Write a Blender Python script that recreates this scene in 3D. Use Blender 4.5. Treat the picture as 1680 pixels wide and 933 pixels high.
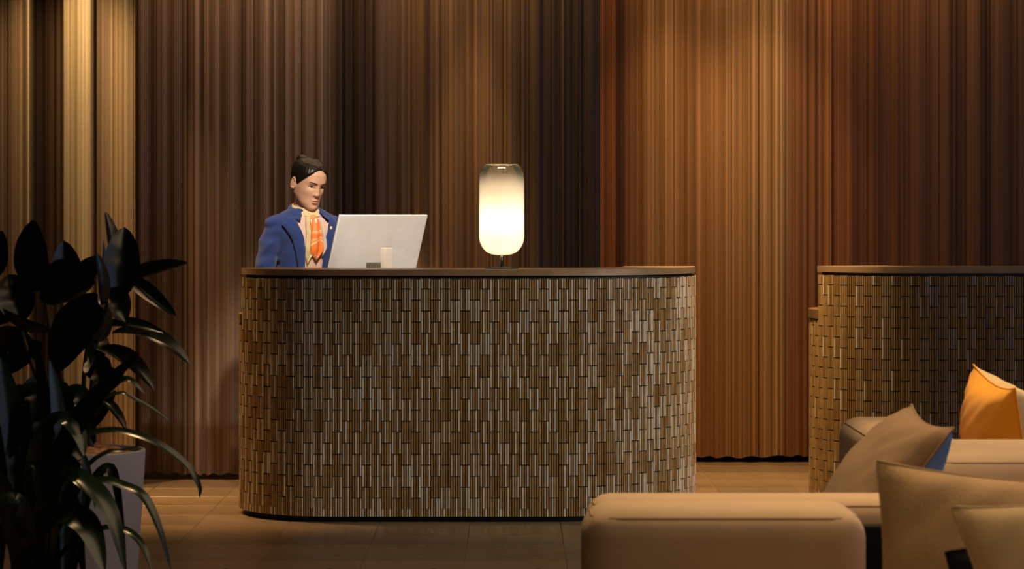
import bpy, bmesh, math, random
from mathutils import Vector, Matrix, noise

random.seed(7)
R = math.radians
PI = math.pi
scene = bpy.context.scene
C = scene.collection
for o in list(bpy.data.objects):
    bpy.data.objects.remove(o)

# ---------------------------------------------------------------- camera
F = 4440.0          # focal length in pixels of a 1680 wide frame
EYE = 1.37
HOR = 350.0         # horizon row
cam_d = bpy.data.cameras.new('camera')
cam = bpy.data.objects.new('camera', cam_d)
C.objects.link(cam)
cam.location = (0, 0, EYE)
cam.rotation_euler = (PI / 2, 0, 0)
cam_d.sensor_width = 36.0
cam_d.lens = F / 1680 * 36.0
cam_d.shift_y = -(466.5 - HOR) / 1680
cam_d.clip_start = 0.1
cam_d.clip_end = 60
cam_d.dof.use_dof = True
cam_d.dof.focus_distance = 12.3
cam_d.dof.aperture_fstop = 9.0
scene.camera = cam


def P(px, py, d):
    """pixel + depth -> world point"""
    return Vector(((px - 840) / F * d, d, EYE - (py - HOR) / F * d))


# ---------------------------------------------------------------- view / world / lights
vs = scene.view_settings
vs.view_transform = 'Standard'
vs.look = 'None'
vs.gamma = 1.0
vs.exposure = 0.1
vs.use_curve_mapping = False

world = bpy.data.worlds.new('world')
scene.world = world
world.use_nodes = True
bg = world.node_tree.nodes['Background']
bg.inputs[0].default_value = (0.42, 0.60, 1.0, 1)
bg.inputs[1].default_value = 0.85

WARM = (1.0, 0.63, 0.30)
GOLD = (1.0, 0.68, 0.34)
NEUT = (1.0, 0.86, 0.68)


def spot(name, loc, target, watts, angle, blend=0.6, col=WARM, radius=0.03):
    l = bpy.data.lights.new(name, 'SPOT')
    l.energy = watts
    l.color = col
    l.spot_size = R(angle)
    l.spot_blend = blend
    l.shadow_soft_size = radius
    o = bpy.data.objects.new(name, l)
    C.objects.link(o)
    o.location = loc
    o.rotation_euler = (Vector(target) - Vector(loc)).to_track_quat('-Z', 'Y').to_euler()
    return o


def area(name, loc, target, watts, sx, sy, col=WARM):
    l = bpy.data.lights.new(name, 'AREA')
    l.shape = 'RECTANGLE'; l.size = sx; l.size_y = sy
    l.energy = watts; l.color = col
    o = bpy.data.objects.new(name, l)
    C.objects.link(o)
    o.location = loc
    o.rotation_euler = (Vector(target) - Vector(loc)).to_track_quat('-Z', 'Y').to_euler()
    return o


# added soft overhead fill that lifts the lobby's dim ambient
area('lobby_fill_light', (1.7, 6.6, 3.28), (1.7, 6.6, 0), 60, 3.2, 3.2, (1.0, 0.70, 0.42))
# linear wall washers and downlights grazing the chain curtains
area('curtain_washer', (1.55, 14.45, 3.26), (1.55, 14.75, 1.6), 12, 2.6, 0.08, WARM)
area('curtain_washer', (-0.75, 13.50, 3.26), (-0.75, 13.85, 1.2), 22, 2.4, 0.08, (1.0, 0.67, 0.38))
spot('curtain_downlight', (-0.20, 13.72, 3.24), (-0.20, 13.74, 0), 300, 27, 0.8, WARM, 0.04)
spot('curtain_downlight', (0.88, 14.42, 3.26), (0.88, 14.62, 1.0), 130, 54, 1.0, WARM, 0.06)
spot('curtain_downlight', (1.36, 14.42, 3.26), (1.36, 14.62, 1.0), 130, 54, 1.0, WARM, 0.06)
spot('curtain_downlight', (-2.25, 13.05, 3.20), (-2.25, 13.55, 1.2), 150, 62, 0.9, GOLD, 0.05)
# ceiling spots over the lobby
spot('desk_track_spot', (4.6, 8.9, 3.25), (0.45, 12.0, 0.55), 760, 24, 0.9, (1.0, 0.92, 0.79), 0.12)
spot('left_floor_downlight', (-2.25, 12.6, 3.22), (-1.60, 12.6, 0.35), 420, 44, 0.9, WARM, 0.06)
spot('gap_downlight', (1.05, 12.15, 3.22), (1.17, 13.2, 0.1), 560, 42, 0.9, GOLD, 0.06)
spot('receptionist_downlight', (-0.40, 10.5, 3.22), (-0.74, 12.85, 1.32), 500, 21, 0.6, (1.0, 0.84, 0.66), 0.08)
spot('sofa_downlight', (0.6, 6.9, 3.22), (0.8, 6.2, 0.6), 270, 50, 0.9, GOLD, 0.08)
spot('sofa_downlight', (0.2, 4.0, 3.22), (1.0, 5.6, 0.6), 62, 44, 0.9, GOLD, 0.08)
spot('sofa_downlight', (1.7, 8.6, 3.22), (1.5, 7.7, 0.6), 270, 44, 0.9, GOLD, 0.08)
spot('plant_downlight', (-0.75, 9.5, 3.22), (-1.3, 7.9, 0.6), 110, 30, 0.9, WARM, 0.06)


# ---------------------------------------------------------------- materials
def new_mat(name):
    m = bpy.data.materials.new(name)
    m.use_nodes = True
    nt = m.node_tree
    return m, nt, nt.nodes['Principled BSDF']


def N(nt, t, **kw):
    n = nt.nodes.new(t)
    for k, v in kw.items():
        setattr(n, k, v)
    return n


def mat(name, col, rough=0.5, metal=0.0, spec=0.5, var=0.0, scale=20.0, bump=0.0, bscale=200.0, coat=0.0):
    """procedural principled material with noise tone variation and bump"""
    m, nt, b = new_mat(name)
    b.inputs['Roughness'].default_value = rough
    b.inputs['Metallic'].default_value = metal
    b.inputs['Specular IOR Level'].default_value = spec
    b.inputs['Coat Weight'].default_value = coat
    tc = N(nt, 'ShaderNodeTexCoord')
    nz = N(nt, 'ShaderNodeTexNoise')
    nz.inputs['Scale'].default_value = scale
    nz.inputs['Detail'].default_value = 4
    nt.links.new(tc.outputs['Object'], nz.inputs['Vector'])
    rp = N(nt, 'ShaderNodeValToRGB')
    rp.color_ramp.elements[0].position = 0.3
    rp.color_ramp.elements[1].position = 0.7
    a = [max(0, c * (1 - var)) for c in col[:3]] + [1]
    z = [min(1, c * (1 + var)) for c in col[:3]] + [1]
    rp.color_ramp.elements[0].color = a
    rp.color_ramp.elements[1].color = z
    nt.links.new(nz.outputs['Fac'], rp.inputs['Fac'])
    nt.links.new(rp.outputs['Color'], b.inputs['Base Color'])
    if bump > 0:
        n2 = N(nt, 'ShaderNodeTexNoise')
        n2.inputs['Scale'].default_value = bscale
        n2.inputs['Detail'].default_value = 3
        nt.links.new(tc.outputs['Object'], n2.inputs['Vector'])
        bp = N(nt, 'ShaderNodeBump')
        bp.inputs['Strength'].default_value = bump
        bp.inputs['Distance'].default_value = 0.004
        nt.links.new(n2.outputs['Fac'], bp.inputs['Height'])
        nt.links.new(bp.outputs['Normal'], b.inputs['Normal'])
    return m


def fabric(name, col, var=0.12, weave=900.0, bump=0.35, rough=0.9, sheen=0.04):
    m, nt, b = new_mat(name)
    b.inputs['Roughness'].default_value = rough
    b.inputs['Specular IOR Level'].default_value = 0.15
    b.inputs['Sheen Weight'].default_value = sheen
    b.inputs['Sheen Roughness'].default_value = 0.6
    tc = N(nt, 'ShaderNodeTexCoord')
    n1 = N(nt, 'ShaderNodeTexNoise'); n1.inputs['Scale'].default_value = 9; n1.inputs['Detail'].default_value = 5
    n2 = N(nt, 'ShaderNodeTexNoise'); n2.inputs['Scale'].default_value = weave; n2.inputs['Detail'].default_value = 2
    nt.links.new(tc.outputs['Object'], n1.inputs['Vector'])
    nt.links.new(tc.outputs['Object'], n2.inputs['Vector'])
    mx = N(nt, 'ShaderNodeMath', operation='MULTIPLY_ADD')
    mx.inputs[1].default_value = 0.6; mx.inputs[2].default_value = 0.2
    ad = N(nt, 'ShaderNodeMath', operation='MULTIPLY_ADD')
    nt.links.new(n1.outputs['Fac'], mx.inputs[0])
    nt.links.new(n2.outputs['Fac'], ad.inputs[0]); ad.inputs[1].default_value = 0.5
    nt.links.new(mx.outputs[0], ad.inputs[2])
    rp = N(nt, 'ShaderNodeValToRGB')
    rp.color_ramp.elements[0].position = 0.45
    rp.color_ramp.elements[1].position = 1.0
    rp.color_ramp.elements[0].color = [c * (1 - var) for c in col] + [1]
    rp.color_ramp.elements[1].color = [min(1, c * (1 + var)) for c in col] + [1]
    nt.links.new(ad.outputs[0], rp.inputs['Fac'])
    nt.links.new(rp.outputs['Color'], b.inputs['Base Color'])
    bp = N(nt, 'ShaderNodeBump'); bp.inputs['Strength'].default_value = bump; bp.inputs['Distance'].default_value = 0.002
    nt.links.new(n2.outputs['Fac'], bp.inputs['Height'])
    nt.links.new(bp.outputs['Normal'], b.inputs['Normal'])
    return m


def floor_mat(name, col):
    m, nt, b = new_mat(name)
    b.inputs['Roughness'].default_value = 0.34
    b.inputs['Specular IOR Level'].default_value = 0.5
    tc = N(nt, 'ShaderNodeTexCoord')
    oi = N(nt, 'ShaderNodeObjectInfo')
    n1 = N(nt, 'ShaderNodeTexNoise'); n1.inputs['Scale'].default_value = 2.5; n1.inputs['Detail'].default_value = 3
    n2 = N(nt, 'ShaderNodeTexNoise'); n2.inputs['Scale'].default_value = 160; n2.inputs['Detail'].default_value = 3
    nt.links.new(tc.outputs['Object'], n1.inputs['Vector']); nt.links.new(tc.outputs['Object'], n2.inputs['Vector'])
    s = N(nt, 'ShaderNodeMath', operation='MULTIPLY_ADD'); s.inputs[1].default_value = 0.18
    nt.links.new(oi.outputs['Random'], s.inputs[0]); nt.links.new(n1.outputs['Fac'], s.inputs[2])
    s2 = N(nt, 'ShaderNodeMath', operation='MULTIPLY_ADD'); s2.inputs[1].default_value = 0.5
    nt.links.new(n2.outputs['Fac'], s2.inputs[0]); nt.links.new(s.outputs[0], s2.inputs[2])
    rp = N(nt, 'ShaderNodeValToRGB')
    rp.color_ramp.elements[0].position = 0.55; rp.color_ramp.elements[1].position = 1.15 if False else 1.0
    rp.color_ramp.elements[0].color = [c * 0.75 for c in col] + [1]
    rp.color_ramp.elements[1].color = [c * 1.25 for c in col] + [1]
    nt.links.new(s2.outputs[0], rp.inputs['Fac']); nt.links.new(rp.outputs['Color'], b.inputs['Base Color'])
    rr = N(nt, 'ShaderNodeMapRange'); rr.inputs['To Min'].default_value = 0.22; rr.inputs['To Max'].default_value = 0.36
    nt.links.new(n1.outputs['Fac'], rr.inputs['Value']); nt.links.new(rr.outputs[0], b.inputs['Roughness'])
    return m


def chain_mat(name, metal=0.35, rough=0.42):
    """metal chain curtain: strand tint and painted light bands come from the strand_tint_shading attribute, links give relief along z"""
    m, nt, b = new_mat(name)
    b.inputs['Metallic'].default_value = metal
    b.inputs['Roughness'].default_value = rough
    at = N(nt, 'ShaderNodeAttribute', attribute_name='strand_tint_shading')
    tc = N(nt, 'ShaderNodeTexCoord')
    mp = N(nt, 'ShaderNodeMapping'); mp.inputs['Scale'].default_value = (150, 150, 1.2)
    nz = N(nt, 'ShaderNodeTexNoise'); nz.inputs['Scale'].default_value = 1.0; nz.inputs['Detail'].default_value = 2
    nt.links.new(tc.outputs['Object'], mp.inputs['Vector']); nt.links.new(mp.outputs[0], nz.inputs['Vector'])
    mr = N(nt, 'ShaderNodeMapRange'); mr.inputs['To Min'].default_value = 0.7; mr.inputs['To Max'].default_value = 1.3
    nt.links.new(nz.outputs['Fac'], mr.inputs['Value'])
    mul = N(nt, 'ShaderNodeMix', data_type='RGBA', blend_type='MULTIPLY')
    mul.inputs[0].default_value = 1.0
    nt.links.new(at.outputs['Color'], mul.inputs[6]); nt.links.new(mr.outputs[0], mul.inputs[7])
    nt.links.new(mul.outputs[2], b.inputs['Base Color'])
    wv = N(nt, 'ShaderNodeTexWave', bands_direction='Z'); wv.inputs['Scale'].default_value = 38.0
    nt.links.new(tc.outputs['Object'], wv.inputs['Vector'])
    bp = N(nt, 'ShaderNodeBump'); bp.inputs['Strength'].default_value = 0.13; bp.inputs['Distance'].default_value = 0.002
    nt.links.new(wv.outputs['Fac'], bp.inputs['Height']); nt.links.new(bp.outputs['Normal'], b.inputs['Normal'])
    return m


def leaf_mat(name, top, under, rough=0.28):
    m, nt, b = new_mat(name)
    b.inputs['Roughness'].default_value = rough
    b.inputs['Specular IOR Level'].default_value = 0.5
    geo = N(nt, 'ShaderNodeNewGeometry')
    mx = N(nt, 'ShaderNodeMix', data_type='RGBA')
    mx.inputs[6].default_value = top + (1,); mx.inputs[7].default_value = under + (1,)
    nt.links.new(geo.outputs['Backfacing'], mx.inputs[0])
    tc = N(nt, 'ShaderNodeTexCoord')
    nz = N(nt, 'ShaderNodeTexNoise'); nz.inputs['Scale'].default_value = 14
    nt.links.new(tc.outputs['Object'], nz.inputs['Vector'])
    mr = N(nt, 'ShaderNodeMapRange'); mr.inputs['To Min'].default_value = 0.6; mr.inputs['To Max'].default_value = 1.4
    nt.links.new(nz.outputs['Fac'], mr.inputs['Value'])
    mul = N(nt, 'ShaderNodeMix', data_type='RGBA', blend_type='MULTIPLY'); mul.inputs[0].default_value = 1
    nt.links.new(mx.outputs[2], mul.inputs[6]); nt.links.new(mr.outputs[0], mul.inputs[7])
    nt.links.new(mul.outputs[2], b.inputs['Base Color'])
    return m


M = {}
M['floor'] = floor_mat('floor_stone', (0.26, 0.168, 0.09))
M['grout'] = mat('floor_grout', (0.32, 0.215, 0.12), 0.7, var=0.1)
M['wall'] = mat('dark_plaster', (0.05, 0.037, 0.028), 0.8, var=0.1)
M['ceiling'] = mat('dark_ceiling', (0.06, 0.045, 0.035), 0.8, var=0.1)
M['frame'] = mat('window_frame_metal', (0.03, 0.028, 0.026), 0.4, metal=0.6)
M['chain'] = chain_mat('chain_links')
M['rail'] = mat('rail_metal', (0.04, 0.03, 0.02), 0.5, metal=0.5)
M['tile_tan'] = mat('tile_tan', (0.37, 0.225, 0.088), 0.30, var=0.18, scale=30, coat=0.2)
M['tile_brown'] = mat('tile_brown', (0.28, 0.16, 0.056), 0.32, var=0.18, scale=30, coat=0.2)
M['tile_pale'] = mat('tile_pale', (0.62, 0.53, 0.40), 0.30, var=0.12, scale=30, coat=0.2)
M['grout_dark'] = mat('tile_backing', (0.018, 0.013, 0.010), 0.8)
M['counter'] = mat('counter_bronze', (0.34, 0.22, 0.12), 0.36, metal=0.2, var=0.15, scale=14, bump=0.05)
M['plinth'] = mat('black_plinth', (0.006, 0.006, 0.006), 0.6)
M['worktop'] = mat('worktop_wood', (0.20, 0.11, 0.05), 0.4, var=0.25, scale=6)
M['alu'] = mat('monitor_aluminium', (0.84, 0.83, 0.85), 0.42, metal=0.0, var=0.03)
M['alu_dark'] = mat('monitor_stand_aluminium', (0.80, 0.74, 0.66), 0.38, metal=0.1, var=0.03)
M['hinge'] = mat('monitor_hinge', (0.16, 0.13, 0.10), 0.4, metal=0.4)
M['screen'] = mat('screen_glass', (0.01, 0.01, 0.012), 0.1)
M['chrome'] = mat('brushed_chrome', (0.6, 0.56, 0.5), 0.25, metal=1.0)
M['dark_metal'] = mat('lamp_base_metal', (0.03, 0.025, 0.02), 0.3, metal=0.8)
M['sofa'] = fabric('sofa_fabric', (0.42, 0.30, 0.195), sheen=0.08)
M['sofa_seam'] = fabric('sofa_piping', (0.32, 0.22, 0.14))
M['cush_grey'] = fabric('cushion_taupe', (0.19, 0.122, 0.072))
M['cush_blue'] = fabric('cushion_blue_back', (0.10, 0.20, 0.42))
M['cush_tan'] = fabric('cushion_tan', (0.37, 0.24, 0.125), weave=300, bump=0.8, var=0.25)
M['cush_beige'] = fabric('cushion_beige', (0.56, 0.40, 0.22))
M['cush_yellow'] = fabric('cushion_mustard', (0.86, 0.36, 0.012), sheen=0.15, rough=0.75)
M['cush_cream'] = fabric('cushion_cream_back', (0.55, 0.40, 0.20))
M['flat_black'] = fabric('black_fabric', (0.006, 0.006, 0.007), sheen=0)  # also on the panel that stands in for shade in the sofa gap
M['sofa_leg'] = mat('sofa_leg_metal', (0.02, 0.02, 0.02), 0.4, metal=0.7)
M['pot_grey'] = mat('pot_grey', (0.30, 0.29, 0.35), 0.65, var=0.06, scale=8, bump=0.08)
M['pot_dark'] = mat('pot_dark', (0.02, 0.02, 0.02), 0.5)
M['bark'] = mat('bark_mulch', (0.32, 0.14, 0.07), 0.9, var=0.5, scale=60, bump=0.9, bscale=90)
M['soil'] = mat('soil', (0.03, 0.02, 0.014), 0.95, var=0.4, scale=60)
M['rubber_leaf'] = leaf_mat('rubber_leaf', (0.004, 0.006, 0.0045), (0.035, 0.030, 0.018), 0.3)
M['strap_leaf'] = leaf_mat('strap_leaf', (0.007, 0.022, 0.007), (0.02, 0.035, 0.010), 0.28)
M['stem'] = mat('plant_stem', (0.05, 0.035, 0.02), 0.7, var=0.3)
M['skin'] = mat('skin', (0.62, 0.36, 0.235), 0.5, var=0.05, scale=40)
M['skin'].node_tree.nodes['Principled BSDF'].inputs['Subsurface Weight'].default_value = 0.12
M['skin'].node_tree.nodes['Principled BSDF'].inputs['Subsurface Radius'].default_value = (0.012, 0.005, 0.003)
M['lip'] = mat('lip', (0.50, 0.21, 0.165), 0.4, var=0.05)
M['hair'] = mat('hair', (0.008, 0.005, 0.004), 0.38, spec=0.35, var=0.5, scale=120, bump=0.25, bscale=160)
M['hair_tie'] = mat('hair_tie', (0.10, 0.02, 0.015), 0.6)
M['brow'] = mat('eyebrow', (0.055, 0.030, 0.021), 0.7)
M['eye_white'] = mat('eye_white', (0.42, 0.35, 0.31), 0.25)
M['iris'] = mat('iris', (0.012, 0.007, 0.005), 0.15)
M['jacket'] = fabric('jacket_blue', (0.022, 0.045, 0.175), var=0.1, weave=1400, bump=0.2, sheen=0.15)
M['trouser'] = fabric('trousers_navy', (0.012, 0.016, 0.04), sheen=0.1)
M['shoe'] = mat('shoe_leather', (0.01, 0.01, 0.01), 0.3)
M['blouse'] = fabric('blouse_pink', (0.72, 0.50, 0.42), sheen=0.1, bump=0.1)
M['gold'] = mat('gold_pin', (0.9, 0.75, 0.45), 0.3, metal=0.3)


def scarf_mat():
    m, nt, b = new_mat('scarf_print')
    b.inputs['Roughness'].default_value = 0.55
    tc = N(nt, 'ShaderNodeTexCoord')
    wv = N(nt, 'ShaderNodeTexWave', wave_type='RINGS')
    wv.inputs['Scale'].default_value = 6; wv.inputs['Distortion'].default_value = 16; wv.inputs['Detail'].default_value = 1
    nt.links.new(tc.outputs['Object'], wv.inputs['Vector'])
    rp = N(nt, 'ShaderNodeValToRGB'); rp.color_ramp.interpolation = 'CONSTANT'
    e = rp.color_ramp.elements
    e[0].position = 0; e[0].color = (0.86, 0.20, 0.03, 1)
    e[1].position = 0.74; e[1].color = (0.75, 0.66, 0.55, 1)
    x = e.new(0.86); x.color = (0.80, 0.30, 0.06, 1)
    nt.links.new(wv.outputs['Fac'], rp.inputs['Fac']); nt.links.new(rp.outputs['Color'], b.inputs['Base Color'])
    return m


M['scarf'] = scarf_mat()
M['scarf_pale'] = fabric('scarf_pale', (0.55, 0.48, 0.44), bump=0.1)
M['scarf_collar'] = fabric('scarf_cream', (0.66, 0.52, 0.30), bump=0.1, var=0.3)


# ---------------------------------------------------------------- helpers
def obj(name, verts, faces, m, parent=None, smooth=False, mats=None, fm=None):
    me = bpy.data.meshes.new(name)
    me.from_pydata([tuple(v) for v in verts], [], faces)
    if mats:
        for q in mats: me.materials.append(q)
        if fm: me.polygons.foreach_set('material_index', fm)
    elif m: me.materials.append(m)
    if smooth: me.polygons.foreach_set('use_smooth', [True] * len(me.polygons))
    me.update()
    o = bpy.data.objects.new(name, me)
    C.objects.link(o)
    if parent: o.parent = parent
    return o


def obj_bm(name, bm, m, parent=None, smooth=False):
    bmesh.ops.recalc_face_normals(bm, faces=bm.faces)
    me = bpy.data.meshes.new(name)
    bm.to_mesh(me); bm.free()
    if m: me.materials.append(m)
    if smooth: me.polygons.foreach_set('use_smooth', [True] * len(me.polygons))
    o = bpy.data.objects.new(name, me); C.objects.link(o)
    if parent: o.parent = parent
    return o


def tag(o, label=None, cat=None, group=None, kind=None):
    if label: o['label'] = label
    if cat: o['category'] = cat
    if group: o['group'] = group
    if kind: o['kind'] = kind
    return o


def empty(name, loc, rz=0):
    o = bpy.data.objects.new(name, None); C.objects.link(o)
    o.location = loc; o.rotation_euler = (0, 0, rz); o.empty_display_size = 0.1
    return o


def box(bm, x0, x1, y0, y1, z0, z1):
    v = [bm.verts.new(p) for p in ((x0, y0, z0), (x1, y0, z0), (x1, y1, z0), (x0, y1, z0),
                                    (x0, y0, z1), (x1, y0, z1), (x1, y1, z1), (x0, y1, z1))]
    for f in ((0, 3, 2, 1), (4, 5, 6, 7), (0, 1, 5, 4), (1, 2, 6, 5), (2, 3, 7, 6), (3, 0, 4, 7)):
        bm.faces.new([v[i] for i in f])
    return v


def boxo(name, x0, x1, y0, y1, z0, z1, m, parent=None, bevel=0.0, seg=2):
    bm = bmesh.new(); box(bm, x0, x1, y0, y1, z0, z1)
    if bevel > 0:
        bmesh.ops.bevel(bm, geom=list(bm.edges), offset=bevel, segments=seg, profile=0.5, affect='EDGES')
    return obj_bm(name, bm, m, parent, smooth=False)


def grid_faces(nu, nv, closed_u=False, off=0):
    """nu columns, nv rows; vertex index = off + j*nu + i"""
    f = []
    for j in range(nv - 1):
        for i in range(nu if closed_u else nu - 1):
            a = off + j * nu + i; b = off + j * nu + (i + 1) % nu
            f.append((a, b, b + nu, a + nu))
    return f


def lathe(prof, n=48):
    """prof list of (r,z); returns verts, faces, closed caps where r=0"""
    v = []; 
    for r, z in prof:
        for i in range(n):
            a = 2 * PI * i / n
            v.append((r * math.cos(a), r * math.sin(a), z))
    return v, grid_faces(n, len(prof), True)


def tube_pts(path, radii, n=12, caps=True, squash=None):
    """tapered tube along a list of Vectors, returns verts, faces"""
    path = [Vector(p) for p in path]
    v = []; f = []
    up = Vector((0, 0, 1))
    prev = None
    for i, p in enumerate(path):
        t = (path[min(i + 1, len(path) - 1)] - path[max(i - 1, 0)]).normalized()
        if prev is None:
            s = t.cross(up)
            if s.length < 0.1: s = t.cross(Vector((0, 1, 0)))
            s.normalize()
        else:
            s = (prev - t * prev.dot(t)).normalized()
        prev = s
        w = t.cross(s)
        r = radii[i] if not isinstance(radii, (int, float)) else radii
        for k in range(n):
            a = 2 * PI * k / n
            q = squash or 1.0
            v.append(p + s * (r * math.cos(a)) + w * (r * q * math.sin(a)))
    f = grid_faces(n, len(path), True)
    if caps:
        f.append(tuple(range(n - 1, -1, -1)))
        f.append(tuple(len(v) - n + k for k in range(n)))
    return v, f


def catmull(pts, n=6):
    pts = [Vector(p) for p in pts]
    out = []
    for i in range(len(pts) - 1):
        p0 = pts[max(i - 1, 0)]; p1 = pts[i]; p2 = pts[i + 1]; p3 = pts[min(i + 2, len(pts) - 1)]
        for k in range(n):
            t = k / n
            out.append(0.5 * ((2 * p1) + (p2 - p0) * t + (2 * p0 - 5 * p1 + 4 * p2 - p3) * t * t + (3 * p1 - p0 - 3 * p2 + p3) * t ** 3))
    out.append(pts[-1])
    return out


def merge(*parts):
    v = []; f = []
    for pv, pf in parts:
        o = len(v); v += [Vector(p) for p in pv]; f += [tuple(i + o for i in q) for q in pf]
    return v, f


def ellipsoid(c, r, rot=None, nu=24, nv=14):
    c = Vector(c); v = []
    for j in range(nv + 1):
        th = PI * j / nv
        for i in range(nu):
            a = 2 * PI * i / nu
            p = Vector((r[0] * math.sin(th) * math.cos(a), r[1] * math.sin(th) * math.sin(a), -r[2] * math.cos(th)))
            if rot: p = rot @ p
            v.append(c + p)
    return v, grid_faces(nu, nv + 1, True)


def lerp_tab(tab, z):
    """tab rows (key, v1, v2...), smooth interpolation"""
    if z <= tab[0][0]: return list(tab[0][1:])
    for a, b in zip(tab, tab[1:]):
        if z <= b[0]:
            t = (z - a[0]) / (b[0] - a[0])
            return [p + (q - p) * t for p, q in zip(a[1:], b[1:])]
    return list(tab[-1][1:])


def remeshed(name, v, f, m, parent, voxel, smooth_it=6, fac=0.5):
    """one continuous skin from overlapping closed pieces"""
    bm = bmesh.new()
    bv = [bm.verts.new(p) for p in v]
    for q in f:
        try: bm.faces.new([bv[i] for i in q])
        except ValueError: pass
    bmesh.ops.remove_doubles(bm, verts=bm.verts, dist=1e-5)
    bmesh.ops.recalc_face_normals(bm, faces=bm.faces)
    me = bpy.data.meshes.new(name); bm.to_mesh(me); bm.free()
    t = bpy.data.objects.new(name + '_tmp', me); C.objects.link(t)
    md = t.modifiers.new('r', 'REMESH'); md.mode = 'VOXEL'; md.voxel_size = voxel
    if smooth_it:
        sm = t.modifiers.new('s', 'SMOOTH'); sm.iterations = smooth_it; sm.factor = fac
    dg = bpy.context.evaluated_depsgraph_get()
    me2 = bpy.data.meshes.new_from_object(t.evaluated_get(dg))
    bpy.data.objects.remove(t)
    me2.materials.clear(); me2.materials.append(m)
    me2.polygons.foreach_set('use_smooth', [True] * len(me2.polygons))
    o = bpy.data.objects.new(name, me2); C.objects.link(o)
    if parent: o.parent = parent
    return o


# ---------------------------------------------------------------- room shell
XL, XR, YB, YF, ZC = -5.0, 6.0, 15.6, -3.0, 3.3
fl = boxo('floor', XL, XR, YF, YB, -0.12, -0.003, M['grout']); tag(fl, kind='structure')
# stone floor tiles 40 x 40 cm, joints recessed
TX0, TY0, TP, TG = -0.187, 12.69, 0.40, 0.004
bm = bmesh.new()
v = box(bm, TG / 2, TP - TG / 2, TG / 2, TP - TG / 2, -0.003, 0.0)
bmesh.ops.bevel(bm, geom=[e for e in bm.edges if all(abs(q.co.z) < 1e-6 for q in e.verts)], offset=0.0007, segments=1, affect='EDGES')
tile_me = bpy.data.meshes.new('tile'); bmesh.ops.recalc_face_normals(bm, faces=bm.faces); bm.to_mesh(tile_me)
tile_me.materials.append(M['floor'])
near = set()
for i in range(-7, 8):
    for j in range(-7, 6):
        o = bpy.data.objects.new('tile', tile_me); C.objects.link(o); o.parent = fl
        o.location = (TX0 + i * TP, TY0 + j * TP, 0)
        near.add((i, j))
rest = bmesh.new(); rest.from_mesh(tile_me); bm.free()
base_v = [q.co.copy() for q in rest.verts]; base_f = [[q.index for q in f.verts] for f in rest.faces]; rest.free()
vv = []; ff = []
for i in range(-12, 16):
    for j in range(-39, 8):
        x, y = TX0 + i * TP, TY0 + j * TP
        if (i, j) in near or x < XL or x + TP > XR or y + TP > YB or y < YF: continue
        o_ = len(vv); vv += [q + Vector((x, y, 0)) for q in base_v]; ff += [[k + o_ for k in q] for q in base_f]
o = obj('tile_field', vv, ff, M['floor'], fl); tag(o, kind='stuff')

tag(boxo('ceiling', XL, XR, YF, YB, ZC, ZC + 0.1, M['ceiling']), kind='structure')
tag(boxo('wall_back', XL, XR, YB, YB + 0.1, 0, ZC, M['wall']), kind='structure')
tag(boxo('wall_left', XL - 0.1, XL, YF, YB, 0, ZC, M['wall']), kind='structure')
tag(boxo('wall_rear', XL, XR, YF - 0.1, YF, 0, ZC, M['wall']), kind='structure')
# right wall with a row of tall windows
bm = bmesh.new()
WY0, WY1, WZ0, WZ1 = 0.5, 10.0, 0.25, 2.9
box(bm, XR, XR + 0.1, YF, WY0, 0, ZC); box(bm, XR, XR + 0.1, WY1, YB, 0, ZC)
box(bm, XR, XR + 0.1, WY0, WY1, 0, WZ0); box(bm, XR, XR + 0.1, WY0, WY1, WZ1, ZC)
tag(obj_bm('wall_right', bm, M['wall']), kind='structure')
bm = bmesh.new()
for k in range(6):
    y = WY0 + (WY1 - WY0) * k / 5
    box(bm, XR + 0.01, XR + 0.07, max(WY0, y - 0.03), min(WY1, y + 0.03), WZ0, WZ1)
box(bm, XR + 0.01, XR + 0.07, WY0, WY1, WZ0, WZ0 + 0.05); box(bm, XR + 0.01, XR + 0.07, WY0, WY1, WZ1 - 0.05, WZ1)
tag(obj_bm('window_1', bm, M['frame']), kind='structure')


# ---------------------------------------------------------------- chain curtains
def lin(c):
    """sRGB 0..255 -> linear tuple"""
    out = []
    for q in c:
        q /= 255
        out.append(q / 12.92 if q <= 0.04045 else ((q + 0.055) / 1.055) ** 2.4)
    return out


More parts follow.
